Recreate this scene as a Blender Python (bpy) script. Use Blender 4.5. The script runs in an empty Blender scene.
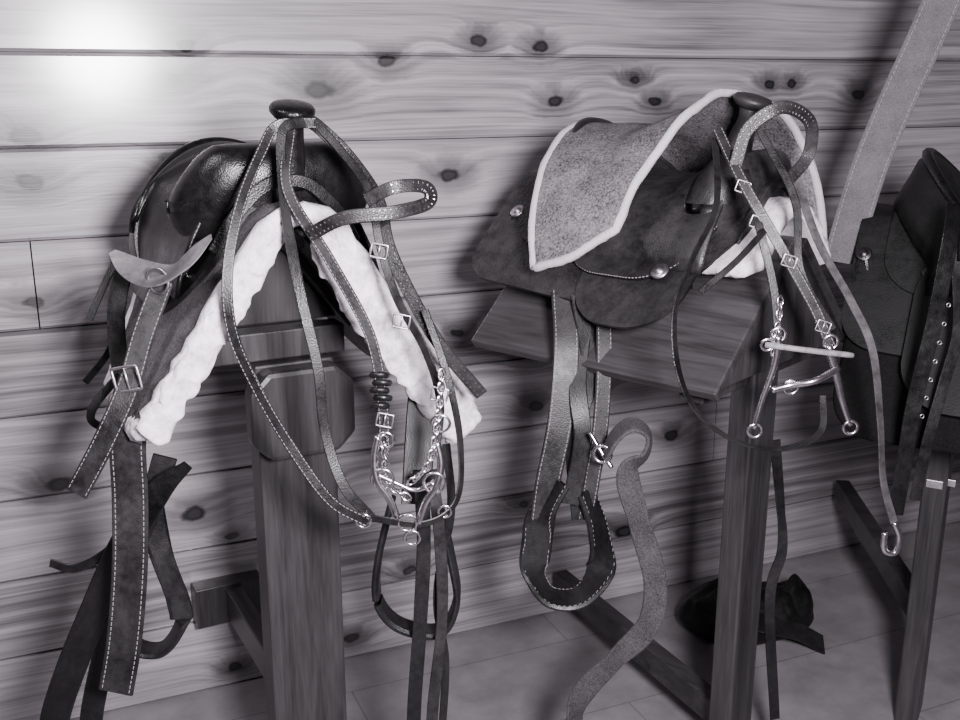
import bpy, math, random
from mathutils import Vector, Matrix, noise
random.seed(7)
# ------------------------------------------------------------------ materials
def new_mat(name):
    m=bpy.data.materials.new(name); m.use_nodes=True
    nt=m.node_tree
    return m,nt,nt.nodes['Principled BSDF']
def tint(g,a=1): return (g*1.02,g*0.945,g*1.01,a)
def ramp(nt,fac,stops):
    r=nt.nodes.new('ShaderNodeValToRGB')
    els=r.color_ramp.elements
    els[0].position=stops[0][0]; els[0].color=tint(stops[0][1])
    els[1].position=stops[-1][0]; els[1].color=tint(stops[-1][1])
    for p,c in stops[1:-1]:
        e=els.new(p); e.color=tint(c)
    nt.links.new(fac,r.inputs[0]); return r.outputs[0]
def noise_n(nt,vec,scale,detail=3,rough=.5,dist=0):
    n=nt.nodes.new('ShaderNodeTexNoise'); n.inputs['Scale'].default_value=scale
    n.inputs['Detail'].default_value=detail; n.inputs['Roughness'].default_value=rough
    n.inputs['Distortion'].default_value=dist
    if vec: nt.links.new(vec,n.inputs['Vector'])
    return n.outputs['Fac']
def mapping(nt,scale,loc=(0,0,0),rot=(0,0,0)):
    tc=nt.nodes.new('ShaderNodeTexCoord'); mp=nt.nodes.new('ShaderNodeMapping')
    mp.inputs['Scale'].default_value=scale; mp.inputs['Location'].default_value=loc
    mp.inputs['Rotation'].default_value=rot
    nt.links.new(tc.outputs['Object'],mp.inputs['Vector']); return mp.outputs[0]
def math_n(nt,op,a,b=None,c=None):
    n=nt.nodes.new('ShaderNodeMath'); n.operation=op
    for i,v in enumerate((a,b,c)):
        if v is None: continue
        if isinstance(v,(int,float)): n.inputs[i].default_value=v
        else: nt.links.new(v,n.inputs[i])
    return n.outputs[0]
def bump(nt,bsdf,h,strength,dist=.002):
    b=nt.nodes.new('ShaderNodeBump'); b.inputs['Strength'].default_value=strength
    b.inputs['Distance'].default_value=dist
    nt.links.new(h,b.inputs['Height']); nt.links.new(b.outputs[0],bsdf.inputs['Normal'])
def leather(name,g,rough=.38,spec=.5,vs=9,grain=420,bs=.25,g2=None,coat=0):
    m,nt,b=new_mat(name); v=mapping(nt,(1,1,1))
    f=math_n(nt,'ADD',math_n(nt,'MULTIPLY',noise_n(nt,v,vs,4,.6),.6),math_n(nt,'MULTIPLY',noise_n(nt,v,70,4,.75),.4))
    c=ramp(nt,f,[(.36,g*.4),(.66,g2 or g*1.8)])
    nt.links.new(c,b.inputs['Base Color'])
    rr=nt.nodes.new('ShaderNodeMapRange'); nt.links.new(f,rr.inputs[0]); rr.inputs[1].default_value=.35; rr.inputs[2].default_value=.65; rr.inputs[3].default_value=rough*.7; rr.inputs[4].default_value=rough*1.5
    nt.links.new(rr.outputs[0],b.inputs['Roughness'])
    b.inputs['Specular IOR Level'].default_value=spec
    vo=nt.nodes.new('ShaderNodeTexVoronoi'); vo.inputs['Scale'].default_value=grain
    nt.links.new(v,vo.inputs['Vector'])
    h=math_n(nt,'ADD',vo.outputs['Distance'],math_n(nt,'MULTIPLY',f,2.))
    bump(nt,b,h,bs,.0012); return m
def tooled(name,g):
    m,nt,b=new_mat(name); v=mapping(nt,(1,1,1))
    vo=nt.nodes.new('ShaderNodeTexVoronoi'); vo.inputs['Scale'].default_value=95; vo.feature='SMOOTH_F1'
    n=noise_n(nt,v,30,3)
    nt.links.new(v,vo.inputs['Vector'])
    h=math_n(nt,'SINE',math_n(nt,'MULTIPLY',vo.outputs['Distance'],14.))
    f=math_n(nt,'ADD',math_n(nt,'MULTIPLY',h,.05),n)
    nt.links.new(ramp(nt,f,[(.3,g*.5),(.72,g*1.5)]),b.inputs['Base Color'])
    b.inputs['Roughness'].default_value=.36; b.inputs['Specular IOR Level'].default_value=.4
    bump(nt,b,h,.3,.0015); return m
def felt(name,g,contrast=.5,sc=260,big=.25):
    m,nt,b=new_mat(name); v=mapping(nt,(1,1,1))
    f=math_n(nt,'ADD',math_n(nt,'MULTIPLY',noise_n(nt,v,sc,3,.8),1-big),math_n(nt,'MULTIPLY',noise_n(nt,v,26,3),big))
    nt.links.new(ramp(nt,f,[(.36,g*(1-contrast)),(.64,g*(1+contrast))]),b.inputs['Base Color'])
    b.inputs['Roughness'].default_value=.95; b.inputs['Specular IOR Level'].default_value=.1
    bump(nt,b,f,.9,.004); return m
def metal(name,g,rough=.25):
    m,nt,b=new_mat(name); b.inputs['Metallic'].default_value=1; b.inputs['Roughness'].default_value=rough
    v=mapping(nt,(1,1,1)); nt.links.new(ramp(nt,noise_n(nt,v,120,2),[(.3,g*.7),(.7,g)]),b.inputs['Base Color']); return m
def wood(name,g,stretch=(30,30,2.2),rough=.4,contrast=.4):
    m,nt,b=new_mat(name); v=mapping(nt,stretch)
    f=noise_n(nt,v,1,5,.62,.6)
    v2=mapping(nt,tuple(s*6 for s in stretch)); f2=noise_n(nt,v2,1,2)
    f3=math_n(nt,'ADD',math_n(nt,'MULTIPLY',f,.7),math_n(nt,'MULTIPLY',f2,.3))
    nt.links.new(ramp(nt,f3,[(.34,g*(1-contrast)),(.66,g*(1+contrast))]),b.inputs['Base Color'])
    b.inputs['Roughness'].default_value=rough; b.inputs['Specular IOR Level'].default_value=.4; bump(nt,b,f3,.25,.002); return m
KN=[(-0.31,1.52),(0.36,1.54),(0.52,1.53),(0.13,1.49),(-0.36,1.45),(-0.03,1.43),(0.79,1.45),(1.21,1.44),(1.52,1.41),(-0.64,1.34),(0.56,1.40),(0.85,1.40),(-0.64,1.25),(0.28,1.23),(-0.36,1.29),(-0.37,0.47),(-0.29,0.40),(-0.06,0.50),(-0.65,0.59),(0.52,0.62),(0.51,0.76),(0.70,0.64),(0.81,0.21),(0.49,0.35),(0.00,0.06),(-0.30,0.05),(0.30,0.84),(-0.66,1.0),(1.28,1.44),(.16,.22),(.95,.48),(1.35,.85)]
BIG={9,12,13,4,5,15,18,22}
def plank_wood():
    m,nt,b=new_mat('knotty_pine'); tc=nt.nodes.new('ShaderNodeTexCoord'); L=nt.links
    nz=nt.nodes.new('ShaderNodeTexNoise'); nz.inputs['Scale'].default_value=30; nz.inputs['Detail'].default_value=3
    L.new(tc.outputs['Object'],nz.inputs['Vector'])
    wob=nt.nodes.new('ShaderNodeVectorMath'); wob.operation='MULTIPLY_ADD'
    L.new(nz.outputs['Color'],wob.inputs[0]); wob.inputs[1].default_value=(.03,0,.02); L.new(tc.outputs['Object'],wob.inputs[2])
    sub=nt.nodes.new('ShaderNodeVectorMath'); sub.operation='SUBTRACT'; L.new(wob.outputs[0],sub.inputs[0]); sub.inputs[1].default_value=(.015,0,.010)
    P0=sub.outputs[0]; dmin=None
    rr=random.Random(5)
    for i,(kx,kz) in enumerate(KN):
        s=rr.uniform(.75,1.05)*(1.45 if i in BIG else 1); ax=.064*s; az=.038*s
        ma=nt.nodes.new('ShaderNodeVectorMath'); ma.operation='MULTIPLY_ADD'
        L.new(P0,ma.inputs[0]); ma.inputs[1].default_value=(1/ax,0,1/az); ma.inputs[2].default_value=(-kx/ax,0,-kz/az)
        dt=nt.nodes.new('ShaderNodeVectorMath'); dt.operation='DOT_PRODUCT'; L.new(ma.outputs[0],dt.inputs[0]); L.new(ma.outputs[0],dt.inputs[1])
        d=dt.outputs['Value']
        dmin=d if dmin is None else math_n(nt,'MINIMUM',dmin,d)
    hill=math_n(nt,'POWER',.4,dmin)
    sx=nt.nodes.new('ShaderNodeSeparateXYZ'); L.new(tc.outputs['Object'],sx.inputs[0])
    pl=math_n(nt,'FLOOR',math_n(nt,'DIVIDE',sx.outputs['Z'],.188))
    cb=nt.nodes.new('ShaderNodeCombineXYZ'); L.new(math_n(nt,'MULTIPLY',sx.outputs['X'],.8),cb.inputs[0])
    L.new(math_n(nt,'MULTIPLY',pl,7.31),cb.inputs[1]); L.new(math_n(nt,'MULTIPLY',sx.outputs['Z'],4.),cb.inputs[2])
    n1=noise_n(nt,cb.outputs[0],1.,2,.4)
    G=math_n(nt,'ADD',math_n(nt,'ADD',math_n(nt,'MULTIPLY',sx.outputs['Z'],20.),math_n(nt,'MULTIPLY',n1,2.0)),math_n(nt,'MULTIPLY',hill,.95))
    n1d=nt.nodes.new('ShaderNodeTexNoise'); n1d.noise_dimensions='1D'; n1d.inputs['Scale'].default_value=2.3; n1d.inputs['Detail'].default_value=3.5; n1d.inputs['Roughness'].default_value=.6
    L.new(G,n1d.inputs['W'])
    cf=nt.nodes.new('ShaderNodeCombineXYZ'); L.new(math_n(nt,'MULTIPLY',sx.outputs['X'],5),cf.inputs[0]); L.new(math_n(nt,'MULTIPLY',sx.outputs['Z'],260),cf.inputs[2])
    fine=noise_n(nt,cf.outputs[0],1.,2)
    cl=nt.nodes.new('ShaderNodeCombineXYZ'); L.new(math_n(nt,'MULTIPLY',sx.outputs['X'],2.2),cl.inputs[0]); L.new(math_n(nt,'MULTIPLY',pl,3.7),cl.inputs[1]); L.new(math_n(nt,'MULTIPLY',sx.outputs['Z'],12),cl.inputs[2])
    large=noise_n(nt,cl.outputs[0],1.,3)
    wn=nt.nodes.new('ShaderNodeTexWhiteNoise'); wn.noise_dimensions='1D'; L.new(pl,wn.inputs['W'])
    v=math_n(nt,'ADD',math_n(nt,'ADD',math_n(nt,'MULTIPLY',n1d.outputs['Fac'],.40),math_n(nt,'MULTIPLY',fine,.22)),math_n(nt,'ADD',math_n(nt,'MULTIPLY',large,.32),math_n(nt,'MULTIPLY',wn.outputs['Value'],.12)))
    c=ramp(nt,v,[(.38,.075),(.46,.145),(.55,.23),(.66,.32)])
    kr=nt.nodes.new('ShaderNodeMapRange'); kr.interpolation_type='SMOOTHSTEP'
    L.new(dmin,kr.inputs[0]); kr.inputs[1].default_value=.06; kr.inputs[2].default_value=.18; kr.inputs[3].default_value=1; kr.inputs[4].default_value=0
    kk=ramp(nt,dmin,[(0,.04),(.02,.045),(.06,.007),(.15,.018)])
    mx=nt.nodes.new('ShaderNodeMix'); mx.data_type='RGBA'; L.new(kr.outputs[0],mx.inputs['Factor']); L.new(c,mx.inputs['A']); L.new(kk,mx.inputs['B'])
    hl=nt.nodes.new('ShaderNodeMapRange'); L.new(dmin,hl.inputs[0]); hl.inputs[1].default_value=.1; hl.inputs[2].default_value=1.6; hl.inputs[3].default_value=.38; hl.inputs[4].default_value=1
    ml=nt.nodes.new('ShaderNodeVectorMath'); ml.operation='SCALE'; L.new(mx.outputs['Result'],ml.inputs[0]); L.new(hl.outputs[0],ml.inputs['Scale'])
    L.new(ml.outputs[0],b.inputs['Base Color'])
    b.inputs['Roughness'].default_value=.40; b.inputs['Specular IOR Level'].default_value=.5
    b.inputs['Coat Weight'].default_value=.75; b.inputs['Coat Roughness'].default_value=.16
    bump(nt,b,v,.3,.003); return m
M={}
M['pine']=plank_wood()
M['stand']=wood('stained_pine',.026,contrast=.55,rough=.38)
M['stand_x']=wood('stained_pine_long',.031,(2.2,30,30),contrast=.55,rough=.38)
M['black']=leather('black_leather',.0035,.32,.42)
M['black_m']=leather('worn_black_leather',.0025,.5,.3)
M['dark']=leather('dark_leather',.007,.38,.38)
M['brown']=leather('brown_leather',.015,.40,.38)
M['tan']=leather('tan_leather',.045,.45,.4)
M['grey']=leather('undyed_leather_underside',.11,.6,.3)
M['pale']=leather('pale_strap_leather',.20,.5,.4)
M['tooled']=tooled('tooled_leather',.020)
M['felt']=felt('grey_wool_felt',.10,.6)
M['tweed']=felt('tweed_seat_felt',.12,.85,230)
M['bfelt']=felt('black_felt',.006,.5,300)
M['fleece']=felt('white_fleece',.66,.35,95,.5)
M['binding']=felt('pale_binding',.50,.2,400)
M['chrome']=metal('nickel_steel',.85,.22)
M['silver']=metal('aged_silver',.6,.38)
M['gun']=metal('blackened_metal',.12,.4)
M['thread']=felt('white_thread',.26,.1)
M['web']=felt('webbing_strap',.050,.55,300)
M['webl']=felt('pale_webbing_strap',.11,.35,400)
# ------------------------------------------------------------------ geometry helpers
def obj(name,vs,fs,mats,par=None,smooth=True,idx=None,sharp=None):
    me=bpy.data.meshes.new(name); me.from_pydata([tuple(v) for v in vs],[],fs); me.validate()
    for m in (mats if isinstance(mats,(list,tuple)) else [mats]): me.materials.append(M[m])
    if idx: 
        for p,i in zip(me.polygons,idx): p.material_index=i
    me.polygons.foreach_set('use_smooth',[smooth]*len(me.polygons)); me.update()
    o=bpy.data.objects.new(name,me); bpy.context.scene.collection.objects.link(o)
    if par is not None: o.parent=par
    import bmesh
    bm=bmesh.new(); bm.from_mesh(me); bmesh.ops.recalc_face_normals(bm,faces=bm.faces); bm.to_mesh(me); bm.free()
    if sharp: me.set_sharp_from_angle(angle=math.radians(sharp))
    return o
def empty(name,loc=(0,0,0),rz=0):
    e=bpy.data.objects.new(name,None); bpy.context.scene.collection.objects.link(e)
    e.location=loc; e.rotation_euler=(0,0,rz); e.empty_display_size=.1; return e
def catmull(pts,n=8,closed=False):
    P=[Vector(p) for p in pts]; N=len(P); out=[]
    if N==2: return [P[0].lerp(P[1],i/n) for i in range(n+1)]
    def g(i): return P[i%N] if closed else (P[i] if 0<=i<N else (P[0]*2-P[1] if i<0 else P[-1]*2-P[-2]))
    for i in range(N if closed else N-1):
        a,b,c,d=g(i-1),g(i),g(i+1),g(i+2)
        for k in range(n):
            t=k/n
            out.append(.5*((2*b)+(c-a)*t+(2*a-5*b+4*c-d)*t*t+(3*b-a-3*c+d)*t**3))
    if not closed: out.append(P[-1])
    return out
def mm(s): return [tuple(int(a)/1000 for a in q.split(',')) for q in s.split()]
def sweep(name,path,prof,mat,par,face=(0,-1,0),closed=False,tw=None,taper=None,smooth=True,rough=0,sharp=None):
    n=len(path); m=len(prof); vs=[]; fs=[]; lastB=None; frames=[]
    for i,p in enumerate(path):
        a=path[(i-1)%n] if (closed or i>0) else path[0]; c=path[(i+1)%n] if (closed or i<n-1) else path[-1]
        T=(c-a).normalized(); F=Vector(face)
        B=T.cross(F)
        if B.length<.25 and lastB is not None: B=(B*.5+lastB*.5); B-=T*B.dot(T)
        if B.length<1e-4: B=T.orthogonal()
        B.normalize()
        lastB=B; Nn=B.cross(T).normalized()
        if tw:
            f=i/(n-1)*(len(tw)-1); k=min(int(f),len(tw)-2); an=math.radians(tw[k]+(tw[k+1]-tw[k])*(f-k))
            B,Nn=B*math.cos(an)+Nn*math.sin(an), Nn*math.cos(an)-B*math.sin(an)
        s=taper(i/(n-1)) if taper else 1
        frames.append((p,T,B,Nn))
        for b,q in prof:
            v=p+B*b*s+Nn*q*(s if s<1 else 1)
            if rough: v=v+Vector((noise.noise(v*55),noise.noise(v*55+Vector((9,0,0))),noise.noise(v*55+Vector((0,9,0)))))*rough
            vs.append(v)
    for i in range(n if closed else n-1):
        j=(i+1)%n
        for k in range(m): fs.append((i*m+k,i*m+(k+1)%m,j*m+(k+1)%m,j*m+k))
    if not closed: fs.append(tuple(range(m-1,-1,-1))); fs.append(tuple((n-1)*m+k for k in range(m)))
    obj(name,vs,fs,mat,par,smooth,None,sharp); return frames
def local(par,pts):
    if par is None: return [Vector(p) for p in pts]
    inv=Matrix.Translation(par.location)@Matrix.Rotation(par.rotation_euler[2],4,'Z'); inv=inv.inverted()
    return [inv@Vector(p) for p in pts]
def strap(name,pts,w,th,mat,par,face=(0,-1,0),tw=None,stitch=None,closed=False,n=9,world=True,taper=None):
    if isinstance(pts,str): pts=mm(pts)
    if world and par is not None:
        pts=local(par,pts); rz=-par.rotation_euler[2]
        face=Matrix.Rotation(rz,3,'Z')@Vector(face)
    if th==.004: th=.0032
    path=catmull(pts,n,closed); h=th/2; e=min(h*.7,w*.12)
    prof=[(-w/2,-h+e),(-w/2+e,-h),(w/2-e,-h),(w/2,-h+e),(w/2,h-e),(w/2-e,h),(-w/2+e,h),(-w/2,h-e)]
    fr=sweep(name,path,prof,mat,par,face,closed,tw,taper,True,0,32)
    if stitch:
        kind,off,step,size=stitch; vs=[];fs=[]
        dist=0;pos=[]
        for i in range(len(fr)-1):
            a,b=fr[i],fr[i+1]; L=(b[0]-a[0]).length
            while dist<=L and L>0:
                t=dist/L; pos.append((a[0].lerp(b[0],t),a[1],a[2],a[3])); dist+=step
            dist-=L
        offs=[off*w/2,-off*w/2] if off>0 else [0]
        for (p,T,B,Nn) in pos:
            for of in offs:
                for sg in (1,-1):
                    c=p+B*of+Nn*(h)*sg
                    if kind=='stud': a_,b_,c_=size,size,size*.6
                    else: a_,b_,c_=step*.33,size,size*.7
                    k=len(vs)
                    for dx,dy in ((-1,-1),(1,-1),(1,1),(-1,1)): vs.append(c+T*a_*dx+B*b_*dy)
                    for dx,dy in ((-1,-1),(1,-1),(1,1),(-1,1)): vs.append(c+T*a_*dx*.6+B*b_*dy*.6+Nn*c_*sg)
                    fs+= [(k+4,k+5,k+6,k+7),(k,k+1,k+5,k+4),(k+1,k+2,k+6,k+5),(k+2,k+3,k+7,k+6),(k+3,k,k+4,k+7)]
        obj(name+('_studs' if kind=='stud' else '_stitching'),vs,fs,'chrome' if kind=='stud' else 'thread',par,False)
    return fr
def tube(name,pts,r,mat,par,closed=False,n=8,m=8,world=True,rf=None,jit=0):
    if isinstance(pts,str): pts=mm(pts)
    if world and par is not None: pts=local(par,pts)
    path=catmull(pts,n,closed)
    vs=[];fs=[];N=len(path);up=None
    for i,p in enumerate(path):
        a=path[(i-1)%N] if (closed or i>0) else path[0]; c=path[(i+1)%N] if (closed or i<N-1) else path[-1]
        T=(c-a).normalized()
        if up is None: up=T.orthogonal().normalized()
        up=(up-T*up.dot(T)).normalized(); B=T.cross(up)
        rr=r*(rf(i/(N-1)) if rf else 1)
        for k in range(m):
            an=2*math.pi*k/m; q=rr*(1+(noise.noise(p*90+Vector((k*1.7,0,0)))*jit if jit else 0))
            vs.append(p+(up*math.cos(an)+B*math.sin(an))*q)
    for i in range(N if closed else N-1):
        j=(i+1)%N
        for k in range(m): fs.append((i*m+k,i*m+(k+1)%m,j*m+(k+1)%m,j*m+k))
    if not closed: fs.append(tuple(range(m))); fs.append(tuple((N-1)*m+k for k in range(m)))
    return obj(name,vs,fs,mat,par)
def ring(name,c,R,r,mat,par,ax=(0,1,0),sx=1,world=True,m=6,n=20):
    A=Vector(ax).normalized(); u=Vector((0,0,1)); u=(u-A*u.dot(A)); u=u.normalized() if u.length>.01 else Vector((1,0,0)); w=A.cross(u)
    pts=[Vector(c)+u*R*math.sin(t)+w*R*sx*math.cos(t) for t in [2*math.pi*i/n for i in range(n)]]
    return tube(name,pts,r,mat,par,True,1,m,world)
def buckle(name,c,w,h,mat,par,ax=(0,1,0),tilt=0,r=.0022):
    A=Vector(ax).normalized(); u=Vector((0,0,1)); wv=A.cross(u); R=Matrix.Rotation(tilt,3,A)
    cs=[(-1,-.8),(-.8,-1),(.8,-1),(1,-.8),(1,.8),(.8,1),(-.8,1),(-1,.8)]
    pts=[Vector(c)+R@(wv*w/2*a+u*h/2*b) for a,b in cs]
    tube(name,pts,r,mat,par,True,2,6); tube(name+'_tongue',[Vector(c)+R@(u*-h/2),Vector(c)+R@(u*h/2)],r*.8,mat,par,False,2,6)
def chain(name,pts,R,mat,par,r=None):
    pts=mm(pts) if isinstance(pts,str) else pts
    path=catmull(local(par,pts),12); L=[0]
    for i in range(1,len(path)): L.append(L[-1]+(path[i]-path[i-1]).length)
    step=R*1.5; k=0; vs=[];fs=[]; d=0; i=0; r=r or R*.28
    while d<L[-1]:
        while L[i+1]<d: i+=1
        p=path[i].lerp(path[i+1],(d-L[i])/max(1e-6,L[i+1]-L[i])); T=(path[i+1]-path[i]).normalized()
        u=T.orthogonal().normalized(); u=Matrix.Rotation(math.pi/2*(k%2)+.5,3,T)@u
        W=T.cross(u); N=10;m=5;b=len(vs)
        for a in range(N):
            an=2*math.pi*a/N; rd=T*math.cos(an)*1.25+u*math.sin(an)*.8; c=p+rd*R
            for q in range(m):
                bn=2*math.pi*q/m; vs.append(c+rd*math.cos(bn)*r+W*math.sin(bn)*r)
        for a in range(N):
            for q in range(m): fs.append((b+a*m+q,b+a*m+(q+1)%m,b+((a+1)%N)*m+(q+1)%m,b+((a+1)%N)*m+q))
        d+=step;k+=1
    return obj(name,vs,fs,mat,par)
def prism(name,poly,th,mat,par,origin,ux,uy,bev=.003):
    ux=Vector(ux).normalized();uy=Vector(uy).normalized();n=ux.cross(uy); O=Vector(origin)
    k=len(poly); vs=[O+ux*x+uy*y-n*th/2 for x,y in poly]+[O+ux*x+uy*y+n*th/2 for x,y in poly]
    fs=[tuple(range(k-1,-1,-1)),tuple(range(k,2*k))]+[(i,(i+1)%k,k+(i+1)%k,k+i) for i in range(k)]
    o=obj(name,vs,fs,mat,par,False)
    if bev:
        md=o.modifiers.new('bevel','BEVEL'); md.width=bev; md.segments=2
    return o
def box(name,c,s,mat,par,bev=.003):
    x,y,z=s; return prism(name,[(-x/2,-z/2),(x/2,-z/2),(x/2,z/2),(-x/2,z/2)],y,mat,par,c,(1,0,0),(0,0,1),bev)
def lathe(name,prof,mat,par,base,axis=(0,0,1),n=24):
    A=Vector(axis).normalized();u=A.orthogonal().normalized();w=A.cross(u);vs=[];fs=[]
    for r,h in prof:
        for k in range(n):
            an=2*math.pi*k/n; vs.append(Vector(base)+A*h+(u*math.cos(an)+w*math.sin(an))*r)
    for i in range(len(prof)-1):
        for k in range(n): fs.append((i*n+k,i*n+(k+1)%n,(i+1)*n+(k+1)%n,(i+1)*n+k))
    fs.append(tuple(range(n)));fs.append(tuple((len(prof)-1)*n+k for k in range(n)))
    return obj(name,vs,fs,mat,par)
# ------------------------------------------------------------------ saddle construction
class Form:
    def __init__(s,phi,R): s.p=math.radians(phi); s.R=R
    def pt(s,x,t,off):
        sg=1 if t>=0 else -1; a=abs(t); lim=s.R*s.p
        if a<=lim: an=a/s.R; y=s.R*math.sin(an); z=s.R*math.cos(an)-s.R; ny,nz=math.sin(an),math.cos(an)
        else: e=a-lim; y=s.R*math.sin(s.p)+e*math.cos(s.p); z=s.R*math.cos(s.p)-s.R-e*math.sin(s.p); ny,nz=math.sin(s.p),math.cos(s.p)
        return Vector((x,sg*(y+ny*off),z+nz*off))
    def nrm(s,t):
        sg=1 if t>=0 else -1; an=min(abs(t)/s.R,s.p); return Vector((0,sg*math.sin(an),math.cos(an)))
def sheet(name,F,par,x0,x1,t0,t1,off,th,mats,cr=.05,nx=18,nt=30,lift=None,rim=None,flare=0):
    fx0=x0 if callable(x0) else (lambda t:x0); fx1=x1 if callable(x1) else (lambda t:x1)
    ts=[t0+(t1-t0)*(.5-.5*math.cos(math.pi*j/nt)) for j in range(nt+1)]
    top=[];bot=[]
    for t in ts:
        e=min(t1-t,t-t0); ins=0 if e>=cr else cr-math.sqrt(max(0,cr*cr-(cr-e)**2))
        a=fx0(t)+ins;b=fx1(t)-ins
        for i in range(nx+1):
            x=a+(b-a)*i/nx; l=lift(x,t) if lift else 0; fl=flare*max(0,abs(t)-.12)
            top.append(F.pt(x,t,off+th+fl)+Vector((0,0,l))); bot.append(F.pt(x,t,off+fl)+Vector((0,0,l)))
    n=nx+1;K=len(top);vs=top+bot;fs=[];ix=[]
    for j in range(nt):
        for i in range(nx):
            a=j*n+i; fs.append((a,a+1,a+n+1,a+n));ix.append(0); fs.append((K+a,K+a+n,K+a+n+1,K+a+1));ix.append(1)
    per=[i for i in range(n)]+[j*n+nx for j in range(1,nt+1)]+[nt*n+i for i in range(nx-1,-1,-1)]+[j*n for j in range(nt-1,0,-1)]
    for k in range(len(per)):
        a,b=per[k],per[(k+1)%len(per)]; fs.append((a,b,K+b,K+a)); ix.append(1)
    if len(mats)==1: ix=[0]*len(fs)
    obj(name,vs,fs,mats,par,True,ix,50)
    mid=[(top[k]+bot[k])/2 for k in per]
    if rim: tube(name+'_edge',mid,rim[0],rim[1],par,True,1,8,False,None,rim[2])
    return mid,[top[k] for k in per]
def interp(tab,x):
    if x>=tab[0][0]: return tab[0][1:]
    for a,b in zip(tab,tab[1:]):
        if x>=b[0]:
            f=(a[0]-x)/(a[0]-b[0]); f=f*f*(3-2*f); return tuple(p+(q-p)*f for p,q in zip(a[1:],b[1:]))
    return tab[-1][1:]
SEAT=[(-.06,.085,.075),(-.12,.085,.085),(-.20,.062,.11),(-.30,.065,.145),(-.36,.09,.165),(-.41,.135,.175),(-.435,.155,.178),(-.455,.150,.178),(-.475,.11,.176),(-.50,.055,.172)]
def seat_pt(F,x,q,off=0,tend=.21,k0=2.3,cs=1.,ws=1.):
    zc,w=interp(SEAT,x); a=abs(q); sg=1 if q>=0 else -1; w*=ws
    cant=max(0,min(1,(-x-.33)/.1)); zc=.06+(zc-.06)*(1+(cs-1)*cant)
    kk=k0+1.2*cant
    bow=.10*cant*min(1,a)**2
    if a<=1:
        y=a*w; return Vector((x+bow,sg*y,zc-kk*y*y+off))
    y=w; A=Vector((x+bow,sg*y,zc-kk*y*y+off)); B=F.pt(x+bow*1.0,sg*tend,.045+off)
    f=min(1,(a-1)/.5); C=(A+B)/2+Vector((0,sg*.03,.01))
    return A*(1-f)**2+C*2*f*(1-f)+B*f*f
def superegg(name,c,r,p,mat,par,nu=32,nv=18,fn=None,noz=0):
    vs=[];fs=[]
    def sp(v,e): return math.copysign(abs(v)**e,v)
    for j in range(nv+1):
        ph=-math.pi/2+math.pi*j/nv
        for i in range(nu):
            th=2*math.pi*i/nu
            v=Vector((r[0]*sp(math.cos(ph),p)*sp(math.cos(th),p),r[1]*sp(math.cos(ph),p)*sp(math.sin(th),p),r[2]*sp(math.sin(ph),p)))
            if fn: v=fn(v)
            vs.append(v+Vector(c))
    for j in range(nv):
        for i in range(nu): fs.append((j*nu+i,j*nu+(i+1)%nu,(j+1)*nu+(i+1)%nu,(j+1)*nu+i))
    return obj(name,vs,fs,mat,par)
def concho(par,F,x,t,off,R=.016,strings=True,mat='silver'):
    p=F.pt(x,t,off); n=F.nrm(t)
    lathe('concho',[(R,0),(R*1.02,.002),(R*.8,.004),(R*.55,.0035),(R*.5,.006),(R*.2,.008),(.0005,.0085)],mat,par,p,n,20)
    if strings:
        for k in range(2): strap('saddle_string',[p+n*.006,p+n*.012+Vector((.01*(k*2-1),0,-.03)),p+n*.008+Vector((.018*(k*2-1),0,-.10))],.006,.0025,'black',par,face=n,world=False)
def edge_st(nm,pts,E,mat='thread'):
    vs=[];fs=[]
    for k in range(0,len(pts)):
        a,b=pts[k],pts[(k+1)%len(pts)]
        L=(b-a).length; nn=max(1,int(L/.006))
        for q in range(nn):
            s=a.lerp(b,(q+.2)/nn); e=a.lerp(b,(q+.75)/nn); d=(e-s)
            if d.length<1e-5: continue
            w=Vector((0,0,.0007)); o_=Vector((0,math.copysign(.0012,s.y),.0008)); i0=len(vs)
            vs+= [s-w+o_,e-w+o_,e+w+o_,s+w+o_]; fs.append((i0,i0+1,i0+2,i0+3))
    obj(nm,vs,fs,mat,E,False)
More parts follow.
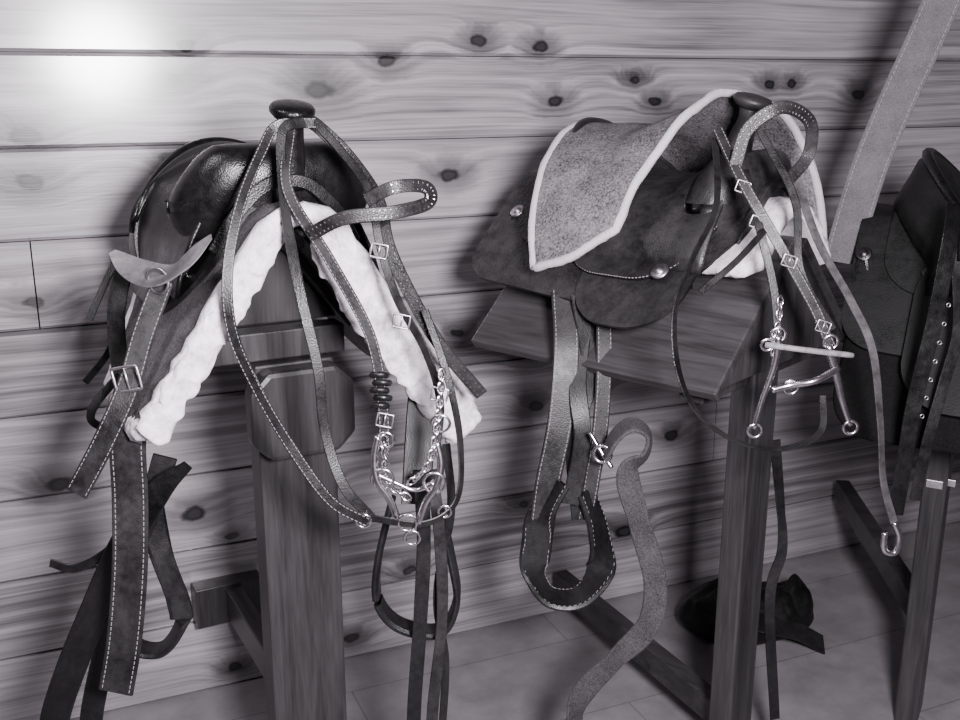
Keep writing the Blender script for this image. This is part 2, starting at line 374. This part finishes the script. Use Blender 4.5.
def saddle(name,loc,yaw,F,leath,skirt_m,seat_m,length=.62,skt=.27,swell_w=.15,cs=1.,ws=1.,horn=(-.075,0,.095,1.),cm='silver',stitch=True):
    E=empty(name,loc,math.radians(yaw)); Lr=-length
    lift=lambda x,t: .02*max(0,(-x-.35)/.3)
    mid,top=sheet('skirt',F,E,Lr,lambda t:-.03-.10*max(0,abs(t)-.12)/.2,-skt,skt,.028,.007,[skirt_m,'dark'],cr=.07,nx=24,nt=36,lift=lift)
    _,tp=sheet('rear_jockey',F,E,lambda t:Lr+.06+.0*abs(t),-.33,-.20,.20,.038,.006,[skirt_m,'dark'],cr=.08,nx=16,nt=30,lift=lift)
    _,tp=sheet('seat_jockey',F,E,lambda t:-.36+.02*abs(t),lambda t:-.07-.25*max(0,abs(t)-.1),-.245,.245,.044,.006,[seat_m,'dark'],cr=.09,nx=20,nt=36,lift=lift)
    if stitch: edge_st('jockey_stitching',[p for p in tp],E)
    xs=[-.06-.44*i/34 for i in range(35)]; qs=[-1.5+3*j/40 for j in range(41)]
    vs=[seat_pt(F,x,q,cs=cs,ws=ws) for x in xs for q in qs]; n=len(qs)
    fs=[(i*n+j,i*n+j+1,(i+1)*n+j+1,(i+1)*n+j) for i in range(len(xs)-1) for j in range(n-1)]
    o=obj('seat',vs,fs,seat_m,E); md=o.modifiers.new('t','SOLIDIFY'); md.thickness=.006
    rimp=[seat_pt(F,-.445,q,.003,cs=cs,ws=ws) for q in [-1.25+2.5*i/28 for i in range(29)]]
    tube('cantle_roll',rimp,.011,leath,E,False,2,8,False,lambda f:.45+.55*math.sin(math.pi*f)**.5 if 0<f<1 else .45)
    def fn(v):
        y=abs(v.y)/swell_w
        v.z*= (1.0+.10*math.exp(-((y-.62)/.25)**2)); v.z-= .055*max(0,y-.55)**1.5*2.2 if v.z>0 else .0
        v.x+= -.02*y*y+ .018*(v.z/.09); return v
    superegg('swell',(-.085,0,.022),(.060,swell_w,.088),.82,leath,E,40,24,fn)
    strap('gullet_edge',[(-.03,-.115,-.05),(-.022,-.085,.0),(-.018,-.04,.045),(-.018,0,.055),(-.018,.04,.045),(-.022,.085,.0),(-.03,.115,-.05)],.012,.02,leath,E,face=(0,0,1),world=False)
    hx,hy,hz,hs=horn
    tube('horn_neck',[(hx-.012,hy,hz-.03),(hx+.004,hy,hz+.025*hs),(hx+.014,hy,hz+.055*hs),(hx+.018,hy,hz+.085*hs)],.021*hs,leath,E,False,5,16,False,lambda f:1.55-1.5*f+.95*f*f)
    lathe('horn_cap',[(.014*hs,-.012),(.030*hs,-.006),(.038*hs,.002),(.0385*hs,.008),(.034*hs,.013),(.018*hs,.016),(.0005,.017)],leath,E,(hx+.020,hy,hz+.088*hs),(.28,0,1),28)
    for x,t in ((-.12,.135),(-.12,-.135),(-.40,.15),(-.40,-.15),(-.53,.12),(-.53,-.12)): concho(E,F,x,t,.05,mat=cm)
    return E
# ------------------------------------------------------------------ room
ang=math.radians(23.5); A=Vector((-.34,2.40,0)); wd=Vector((math.cos(ang),math.sin(ang),0))
wall=empty('wall_back',A,ang)
def plank(z0,z1,x0,x1,nm):
    c=.008; d=.022; H0,H1=z0+.001,z1-.001
    prof=[(0,H0),(-d+c,H0),(-d,H0+c*.8),(-d,H1-c*.8),(-d+c,H1),(0,H1)]
    vs=[(x0,y,z) for y,z in prof]+[(x1,y,z) for y,z in prof]; k=len(prof)
    fs=[(i,(i+1)%k,k+(i+1)%k,k+i) for i in range(k)]+[tuple(range(k)),tuple(range(2*k-1,k-1,-1))]
    obj(nm,vs,fs,'pine',wall,False)
for i in range(14):
    z0=i*.188; z1=z0+.188
    if i==5: plank(z0,z1,-2.6,-.655,'plank'); plank(z0,z1,-.652,3.4,'plank')
    elif i==2: plank(z0,z1,-2.6,1.1,'plank'); plank(z0,z1,1.103,3.4,'plank')
    else: plank(z0,z1,-2.6,3.4,'plank')
mb,nt,b=new_mat('wall_backing'); b.inputs['Base Color'].default_value=tint(.02); M['backing']=mb
box('backing',(.4,.02,1.316),(6,.03,2.632),'backing',wall,0)
m,nt,b=new_mat('painted_floor_boards'); 
tc=nt.nodes.new('ShaderNodeTexCoord'); mp=nt.nodes.new('ShaderNodeMapping'); nt.links.new(tc.outputs['Object'],mp.inputs[0])
br=nt.nodes.new('ShaderNodeTexBrick'); br.inputs['Scale'].default_value=1; br.inputs['Brick Width'].default_value=1.2; br.inputs['Row Height'].default_value=.31; br.inputs['Mortar Size'].default_value=.002
br.inputs['Color1'].default_value=tint(.17); br.inputs['Color2'].default_value=tint(.185); br.inputs['Mortar'].default_value=tint(.11)
nt.links.new(mp.outputs[0],br.inputs['Vector'])
nf=noise_n(nt,mp.outputs[0],7,5,.65); mr=nt.nodes.new('ShaderNodeMapRange'); nt.links.new(nf,mr.inputs[0]); mr.inputs[1].default_value=.3; mr.inputs[2].default_value=.7; mr.inputs[3].default_value=.7; mr.inputs[4].default_value=1.2
sc=nt.nodes.new('ShaderNodeVectorMath'); sc.operation='SCALE'; nt.links.new(br.outputs['Color'],sc.inputs[0]); nt.links.new(mr.outputs[0],sc.inputs['Scale']); nt.links.new(sc.outputs[0],b.inputs['Base Color'])
b.inputs['Roughness'].default_value=.6; bump(nt,b,nf,.1,.004); M['floor']=m
fl=obj('floor',[(-3,-1,0),(3.2,-1,0),(3.2,0,0),(3.2,4.2,0),(-3,4.2,0),(-3,0,0)],[(0,1,2,3,4,5)],'floor',None,False)
fl.rotation_euler=(0,0,ang)
# ------------------------------------------------------------------ stands
def rack(name,loc,yaw,F,blen,bt,front,postx,postw,postd,posttop,oct=None,endrec=.06,posty=0):
    E=empty(name,loc,math.radians(yaw)); p=F.p
    for sg in (1,-1):
        c0=F.pt(0,sg*.03,-.018); c1=F.pt(0,sg*bt,-.018); mid=(c0+c1)/2; L=(c1-c0).length; d=(c1-c0).normalized()
        prism('side_board',[(front,0-L/2),(front,L/2),(-blen,L/2),(-blen,-L/2)] ,.022,'stand_x',E,mid,(1,0,0),d,.003)
    box('ridge_board',(-(blen-front)/2,0,-.035),(blen+front-.02,.05,.04),'stand_x',E)
    a=F.pt(0,bt*.93,-.03); zb=a.z; yb=a.y
    for x in (front-endrec,-blen+.06):
        prism('end_frame',[(-yb,zb),(yb,zb),(.025,-.05),(-.025,-.05)],.03,'stand',E,(x,0,0),(0,1,0),(0,0,1),.003)
    zt=posttop-loc[2]; zb_=-loc[2]
    box('post',(postx,posty,(zt+zb_)/2),(postd,postw,zt-zb_),'stand',E,.004)
    if oct:
        w,h,c=.092,.078,.032; x=postx+postd/2+.023
        zc=oct-loc[2]
        prism('octagonal_head_plate',[(-w,-h+c),(-w+c,-h),(w-c,-h),(w,-h+c),(w,h-c),(w-c,h),(-w+c,h),(-w,h-c)],.045,'stand',E,(x,posty,zc),(0,1,0),(0,0,1),.009)
    box('cross_beam',(postx-.01,0,zb-.02),(.05,yb*1.8,.05),'stand',E,.003)
    return E
def stretcher(par,a,b,w,h,mat='stand_x'):
    a,b=local(par,[a,b]); d=(b-a); L=d.length; u=d.normalized()
    prism('stretcher',[(0,-h/2),(L,-h/2),(L,h/2),(0,h/2)],w,mat,par,a,u,(0,0,1),.003)
F1=Form(54,.055); F2=Form(43,.07); F3=Form(55,.07)
Y1,Y2,Y3=-62,-42,-30
s1=rack('saddle_stand',(-.293,1.60,1.235),Y1,F1,.60,.27,-.16,-.13,.14,.06,.985,oct=.905,endrec=.05,posty=.026)
stretcher(s1,(-.585,2.22,.25),(-.36,1.80,.25),.04,.075)
bp=local(s1,[(-.605,2.235,.25)])[0]; box('wall_block',bp,(.05,.16,.10),'stand',s1)
S1=saddle('western_saddle',(-.293,1.60,1.245),Y1,F1,'black','dark','black',length=.58,skt=.25,cs=.30,ws=.9,horn=(-.035,.014,.075,.92),swell_w=.168)
def padx0(t): a=max(0,abs(t)-.10)/.33; return -.58+.38*min(1,a)**.8
sheet('fleece_pad',F1,S1,padx0,.045,-.405,.47,.0,.026,['felt','fleece'],cr=.04,nx=26,nt=50,rim=(.017,'fleece',.5),flare=-.02)
def facing(nm,t0,t1,off,w,th,tp):
    path=[F1.pt(.05,t0+(t1-t0)*i/80,off) for i in range(81)]
    pr=[(w/2*math.copysign(abs(math.cos(a))**.6,math.cos(a)),th/2*math.copysign(abs(math.sin(a))**.6,math.sin(a))) for a in [2*math.pi*k/26 for k in range(26)]]
    sweep(nm,path,pr,'fleece',S1,(1,0,0),False,None,tp,True,.009)
facing('shearling_facing',.03,.475,-.020,.080,.030,lambda f:.45+.55*min(1,f*3.5))
facing('shearling_facing_near',-.03,-.40,.0,.046,.030,lambda f:.6+.4*min(1,f*3))
sheet('under_skirt',F1,S1,-.40,-.03,-.40,.40,-.022,.006,['black','black'],cr=.12,nx=18,nt=40)
s2=rack('saddle_stand.001',(.585,1.87,1.185),Y2,F2,.56,.38,.0,-.07,.10,.05,1.0,oct=None,endrec=.02)
stretcher(s2,(.22,2.58,.12),(.53,1.95,.12),.04,.06)
S2=saddle('western_saddle.001',(.56,1.89,1.215),Y2,F2,'brown','tooled','brown',length=.58,skt=.30,horn=(-.10,-.005,.11,.95),cs=.95)
sheet('fender_top',F2,S2,-.30,-.07,-.345,-.12,.034,.006,['brown','dark'],cr=.10,nx=16,nt=24)
concho(S2,F2,-.13,-.225,.056,.017,False)
sheet('far_front_skirt',F2,S2,-.30,.0,.10,.42,-.01,.006,['dark','dark'],cr=.05,nx=10,nt=16)
s3=rack('saddle_stand.002',(1.38,1.93,1.12),Y3,F3,.62,.26,.0,-.42,.10,.05,.95,oct=None)
box('maker_plate',(-.395,-.027,-.52),(.03,.003,.016),'silver',s3,.001)
box('maker_plate_b',(-.42,-.052,-.52),(.034,.004,.018),'silver',s3,.001)
stretcher(s3,(1.10,2.92,.25),(1.03,2.18,.25),.04,.06)
S3=saddle('western_saddle.002',(1.31,1.94,1.15),Y3,F3,'black','black_m','black_m',length=.55,skt=.33,cm='gun',stitch=False)
sheet('saddle_blanket',F3,S3,-.53,.02,-.49,.35,.0,.02,['bfelt','bfelt'],cr=.08,nx=20,nt=40,rim=(.010,'bfelt',.2))
sheet('long_fender',F3,S3,-.42,-.12,-.44,-.10,.052,.006,['black_m','black_m'],cr=.10,nx=14,nt=26)
# ------------------------------------------------------------------ seat cover on saddle 2
def cover():
    C0=[(-.360,-.285,-.105),(-.395,-.245,-.01),(-.430,-.15,.10),(-.450,-.02,.150),(-.445,.10,.135),(-.43,.17,.08),(-.41,.22,-.03)]
    C1=[(-.205,-.245,-.025),(-.190,-.195,.070),(-.155,-.10,.175),(-.145,.015,.208),(-.09,.14,.170),(-.05,.22,.05),(-.03,.25,-.09)]
    a=catmull(C0,7);b=catmull(C1,7);n=24;vs=[];k=len(a)
    for i in range(n+1):
        f=i/n
        for j in range(k):
            p=a[j].lerp(b[j],f); bulge=math.sin(math.pi*f)
            g=j/(k-1); p.z-=.03*bulge*math.sin(math.pi*g)
            if g<.45: p.y-=.012*bulge
            if g<.12: p.z-=.012*bulge
            p+=Vector((0,0,.008*noise.noise(p*12))); vs.append(p)
    fs=[(i*k+j,i*k+j+1,(i+1)*k+j+1,(i+1)*k+j) for i in range(n) for j in range(k-1)]
    E=empty('seat_cover',S2.location,math.radians(Y2))
    o=obj('tweed_cover',vs,fs,'tweed',E); md=o.modifiers.new('t','SOLIDIFY'); md.thickness=.008; md.offset=0
    per=[j for j in range(k)]+[i*k+k-1 for i in range(1,n+1)]+[n*k+j for j in range(k-2,-1,-1)]+[i*k for i in range(n-1,0,-1)]
    tube('cover_binding',[vs[i] for i in per],.0085,'binding',E,True,1,8,False,None,.25)
    return E
cover()
sheet('fleece_lining',F2,S2,-.16,.015,-.17,.20,.0,.03,['fleece','fleece'],cr=.03,nx=10,nt=20,rim=(.014,'fleece',.6))
# ------------------------------------------------------------------ bridle 1
B1=empty('bridle',(-.20,1.52,1.1))
strap('rein','-250,1590,1388 -303,1585,1385 -324,1560,1350 -348,1500,1275 -362,1460,1187 -359,1450,1101 -330,1450,1018 -284,1450,925 -227,1450,836 -171,1450,800',.016,.004,'dark',B1,stitch=('st',.75,.007,.0005),tw=[0,10,25,10,-10,15,0])
strap('rein_inner','-262,1580,1390 -296,1580,1375 -292,1540,1293 -278,1500,1224 -261,1480,1139 -240,1470,1035 -234,1470,941 -208,1460,857 -166,1460,802',.016,.004,'dark',B1,tw=[0,-20,10,30,0])
strap('cheek_strap','-288,1600,1377 -283,1530,1294 -221,1500,1195 -165,1500,1081 -149,1500,979 -147,1500,898',.017,.004,'brown',B1,stitch=('st',.75,.007,.0005))
strap('crown_strap','-262,1610,1392 -240,1600,1377 -199,1600,1335 -156,1580,1274 -140,1560,1208 -110,1550,1140 -62,1550,1053 3,1560,969',.021,.004,'dark',B1,stitch=('stud',.5,.009,.0016))
strap('throat_strap','-246,1600,1384 -212,1590,1348 -168,1560,1291 -149,1530,1211 -124,1520,1131 -84,1520,1053 -62,1520,973 -68,1510,894',.013,.004,'dark',B1,tw=[0,25,0,-20,0])
strap('browband','-243,1470,1237 -190,1450,1263 -120,1460,1270 -75,1500,1279 -81,1540,1297 -127,1550,1296 -167,1520,1280',.020,.004,'brown',B1,stitch=('stud',.5,.008,.0014))
strap('rein_outer','-84,1530,1113 -51,1520,1014 -31,1510,911 -36,1500,816 -86,1480,784 -166,1460,802',.012,.004,'dark',B1,tw=[0,20,50,20,0])
strap('long_rein','-96,1550,846 -92,1550,725 -100,1550,577 -114,1550,388 -112,1550,240',.024,.004,'dark',B1,tw=[0,25,-15,10,0])
strap('long_rein_b','-78,1560,842 -66,1560,720 -64,1560,572 -83,1560,381 -80,1560,230',.020,.004,'brown',B1,tw=[20,-10,30,0,10])
strap('long_rein_c','-55,1580,880 -48,1580,760 -75,1580,610 -60,1580,480 -70,1580,300',.014,.004,'dark',B1,tw=[20,-10,60,0,30])
chain('curb_chain','-147,1490,918 -142,1490,853 -109,1490,820',.007,'chrome',B1)
chain('lead_chain','-58,1500,1020 -64,1490,949 -80,1480,882 -111,1480,849',.007,'chrome',B1)
tube('bit_mouthpiece','-160,1490,862 -130,1485,850 -100,1485,838 -70,1485,850',.0065,'chrome',B1,rf=lambda f:1-.5*math.sin(math.pi*f))
tube('bit_shank','-156,1490,925 -162,1485,890 -158,1480,855 -140,1480,825 -128,1480,790',.006,'chrome',B1)
tube('bit_shank_b','-66,1490,915 -60,1485,880 -68,1480,846 -84,1480,820 -96,1480,785',.006,'chrome',B1)
for c,R in (((-.145,1.49,.918),.013),((-.060,1.49,.945),.014),((-.150,1.48,.858),.017),((-.07,1.48,.852),.017),((-.112,1.47,.79),.014),((-.178,1.455,.80),.011),((-.105,1.47,.765),.012),((-.055,1.49,.80),.010)):
    ring('bit_ring',c,R,.0024,'chrome',B1,(0,1,.1))
for c in ((-.145,1.49,.95),(-.062,1.51,.985),(-.150,1.52,1.205),(-.118,1.51,1.10)): buckle('buckle',c,.024,.020,'silver',B1,(0,1,0),.2,.0018)
for i in range(5): ring('knotted_lead',(-.152+.004*(i%2),1.495,1.02-.012*i),.011,.005,'dark',B1,(0,.4,1))
strap('off_stirrup','-147,1600,773 -173,1600,663 -175,1600,588 -138,1600,540 -69,1600,530 -40,1600,588 -48,1600,663 -67,1600,756',.045,.012,'dark',S1,face=(0,0,1),n=8)
strap('off_stirrup_leather','-90,1700,1000 -100,1660,900 -107,1600,765',.05,.006,'dark',S1,tw=[0,0])
# ------------------------------------------------------------------ near side tack of saddle 1
C=empty('cinch_straps',(-.55,1.5,.8))
strap('flank_billet','-528,1500,990 -536,1480,922 -541,1480,824 -552,1480,706 -572,1480,581 -594,1480,487',.056,.007,'brown',C,stitch=('st',.78,.009,.0007))
strap('cinch_latigo','-489,1560,1149 -511,1520,1078 -529,1480,1003 -566,1455,922 -610,1450,847',.034,.005,'brown',C,stitch=('st',.8,.008,.0005))
buckle('cinch_buckle',(-.527,1.475,1.02),.042,.036,'silver',C,(.2,1,0),-.2,.0025)
ring('rigging_dee',(-.490,1.545,1.155),.019,.003,'silver',C,(.4,1,0))
strap('leather_flap','-590,1640,1185 -545,1600,1166 -487,1550,1162 -440,1520,1188 -395,1510,1228',.060,.004,'grey',C,face=(0,-.6,1),taper=lambda f:.2+.8*math.sin(math.pi*min(1,max(0,f)))**.9 if 0<f<1 else .2)
strap('fender','-471,1560,851 -520,1560,807 -586,1560,711 -647,1560,590 -700,1560,477 -737,1560,381 -750,1560,300',.050,.006,'black',C,tw=[10,-10,15,0,10],taper=lambda f:.35+.65*min(1,f*4))
strap('fender_b','-520,1600,850 -560,1600,740 -610,1600,620 -650,1600,500 -690,1600,360 -700,1600,250',.040,.006,'dark',C,tw=[10,-30,15,0,10])
strap('twisted_tie','-563,1580,764 -619,1580,692 -680,1580,658 -722,1580,668',.016,.004,'dark',C)
strap('near_stirrup','-552,1600,790 -542,1600,682 -519,1600,588 -519,1600,540 -557,1600,492 -608,1600,511 -591,1600,607 -560,1600,760',.040,.011,'dark',C,face=(0,-.2,1))
strap('saddle_string','-616,1750,1168 -637,1720,1115 -661,1700,1059',.012,.003,'black',C)
strap('saddle_string_b','-600,1700,1090 -632,1700,1006 -679,1700,948',.012,.003,'black',C)
strap('keeper_loop','-589,1620,985 -627,1600,940 -635,1600,912 -606,1600,904 -561,1600,948',.014,.004,'dark',C)
strap('rear_billet','-585,1680,1160 -600,1660,1080 -595,1640,1000 -575,1600,930',.030,.005,'black',C)
# ------------------------------------------------------------------ bridle 2
B2=empty('bridle.001',(.5,1.7,1.1))
strap('browband','425,1740,1314 443,1740,1373 496,1740,1407 556,1780,1382 564,1800,1326 530,1780,1288',.022,.004,'brown',B2,stitch=('stud',.5,.009,.0014))
strap('cheek_strap','407,1800,1367 433,1720,1290 477,1680,1210 517,1670,1146 556,1670,1083 586,1670,1022',.018,.004,'brown',B2,stitch=('st',.7,.008,.0005))
strap('cheek_strap_b','444,1750,1305 458,1680,1213 482,1660,1118 492,1650,1036',.014,.004,'dark',B2)
strap('rein','403,1800,1351 388,1700,1251 337,1620,1176 302,1560,1107 304,1520,1021 341,1520,948 412,1540,896 496,1580,872 565,1620,885 575,1650,940',.012,.004,'dark',B2,tw=[0,20,40,30,60,80,60,30])
strap('long_rein','546,1820,1299 580,1760,1184 638,1740,1085 685,1740,996 712,1740,865 729,1740,752 757,1740,670',.015,.004,'tan',B2,tw=[0,20,10,30,10])
strap('throat_strap','478,1800,1367 529,1740,1255 535,1700,1144 598,1700,1042',.014,.004,'dark',B2)
strap('tie_strap','460,1660,1216 405,1620,1170 348,1600,1127',.011,.003,'dark',B2)
tube('bit_shank','492,1650,1044 489,1650,993 473,1650,932 463,1650,882',.0065,'chrome',B2,rf=lambda f:1.2-.5*f)
tube('bit_shank_b','579,1660,1025 597,1660,974 611,1660,929 629,1660,884',.0065,'chrome',B2,rf=lambda f:1.2-.5*f)
tube('bit_mouthpiece','488,1650,950 518,1650,958 556,1640,969 600,1660,985',.0065,'chrome',B2)
tube('curb_strap','472,1650,1028 524,1630,1025 621,1660,1007',.005,'pale',B2)
chain('curb_chain','492,1655,1100 490,1650,1060 486,1650,1010',.007,'chrome',B2)
for c,R in (((.492,1.65,1.045),.012),((.465,1.65,.878),.012),((.63,1.66,.88),.012),((.520,1.65,.955),.012),((.583,1.66,1.03),.012),((.475,1.65,1.028),.010)): ring('bit_ring',c,R,.0028,'chrome',B2,(0,1,.1))
for c in ((.434,1.715,1.28),(.505,1.665,1.165),(.455,1.69,1.225),(.57,1.665,1.055)): buckle('buckle',c,.022,.018,'silver',B2,(0,1,0),.3,.0015)
tube('snap_hook','757,1740,670 770,1740,640 765,1740,610 745,1740,615 742,1740,650',.006,'chrome',B2)
# ------------------------------------------------------------------ fender + stirrup of saddle 2
D=S2
strap('stirrup_leather','160,1930,1060 161,1860,965 150,1830,835 129,1820,720 120,1820,640',.048,.006,'brown',D,stitch=('st',.8,.009,.0006))
strap('stirrup_leather_b','233,1910,1060 230,1840,951 224,1820,820 212,1820,720 200,1820,640',.030,.006,'brown',D,tw=[0,10,-20,10],stitch=('st',.75,.009,.0006))
strap('fender','202,1920,1060 182,1840,911 190,1810,804 170,1800,680',.034,.005,'dark',D,tw=[0,-20,20,0])
strap('fender_b','185,1900,1060 205,1850,911 175,1830,804 190,1820,640',.030,.005,'dark',D,tw=[20,20,-30,0])
strap('stirrup_tread','150,1820,720 118,1820,650 109,1820,587 107,1820,524 137,1820,476 195,1820,476 233,1820,535 226,1820,618 200,1820,700',.060,.012,'dark',D,face=(.1,-.25,1),n=8,stitch=('st',.8,.01,.0005))
Q=empty('cinch',(.26,1.75,.6))
strap('cinch_strap','227,1760,794 245,1750,835 272,1740,858 300,1740,840 296,1740,800 266,1740,768 289,1740,676 325,1740,554 316,1740,460 257,1740,387 201,1740,321 183,1740,265 178,1740,200',.044,.007,'web',Q,tw=[85,80,75,80,60,20,-35,10,-45,15,-10,40,0])
ring('cinch_ring',(.222,1.76,.795),.016,.0035,'chrome',Q,(.3,1,0))
tube('buckle_tongue','200,1780,830 222,1765,795 240,1755,770',.004,'chrome',Q)
# ------------------------------------------------------------------ far right straps
X=empty('lead_strap',(.86,2.2,1.4))
strap('strap_web','1010,2200,1830 953,2200,1663 908,2200,1529 861,2200,1400 811,2180,1267 770,2150,1130 760,2140,1080',.074,.004,'webl',X,face=(-.2,-1,.1),stitch=('st',.8,.012,.0006))
W=empty('girth_strap',(.83,1.82,.9))
strap('billet','870,1900,1230 848,1850,1172 824,1820,1031 796,1800,885 790,1800,768 784,1800,658',.030,.004,'black',W)
for i in range(7): ring('billet_hole',(.812-.004*i+.03,1.812,1.06-.035*i),.0035,.001,'silver',W)
strap('billet_b','890,1900,1120 883,1850,1005 856,1820,917 829,1800,808 818,1800,688',.022,.004,'dark',W)
strap('far_side_latigo','591,1950,754 611,1950,625 624,1950,514 607,1950,399 639,1950,114',.022,.004,'dark',Q,tw=[0,30,-20,10])
bag=empty('saddlebag',(.73,2.50,.0),math.radians(20))
def bagfn(v):
    v=v.copy(); z0=v.z; v.z+=(.04*noise.noise(v*9+Vector((3,1,2)))+.02*noise.noise(v*22)) if z0>-.03 else 0; v.x+=.05*noise.noise(v*7+Vector((5,0,0))); v.y*=1-.4*max(0,z0)/.07; return v
superegg('bag_body',(0,0,.072),(.20,.10,.070),.7,'black_m',bag,60,30,bagfn)
strap('bag_flap',[(-.16,-.03,.13),(-.05,-.10,.10),(.06,-.115,.06),(.14,-.13,.012)],.06,.006,'dark',bag,face=(0,-.6,1),world=False)
# ------------------------------------------------------------------ lights
def area(name,loc,target,size,power):
    l=bpy.data.lights.new(name,'AREA'); l.shape='DISK'; l.size=size; l.energy=power; l.color=(1,.96,1)
    o=bpy.data.objects.new(name,l); o.location=loc; bpy.context.scene.collection.objects.link(o)
    o.rotation_euler=(Vector(target)-Vector(loc)).to_track_quat('-Z','Y').to_euler(); return o
area('flash',(.34,.05,1.56),(-.25,2.2,1.3),.34,135)
area('ceiling_lamp',(-1.2,.6,2.6),(0,2,.8),.5,22)
w=bpy.data.worlds.new('room_ambient'); w.use_nodes=True; bpy.context.scene.world=w
w.node_tree.nodes['Background'].inputs[0].default_value=(.60,.55,.60,1); w.node_tree.nodes['Background'].inputs[1].default_value=.13
cam=bpy.data.cameras.new('camera'); cam.lens=38.625; cam.sensor_width=36; cam.clip_start=.02
co=bpy.data.objects.new('camera',cam); co.location=(0,0,1.45); co.rotation_euler=(math.radians(90-15.2),0,0)
bpy.context.scene.collection.objects.link(co); bpy.context.scene.camera=co
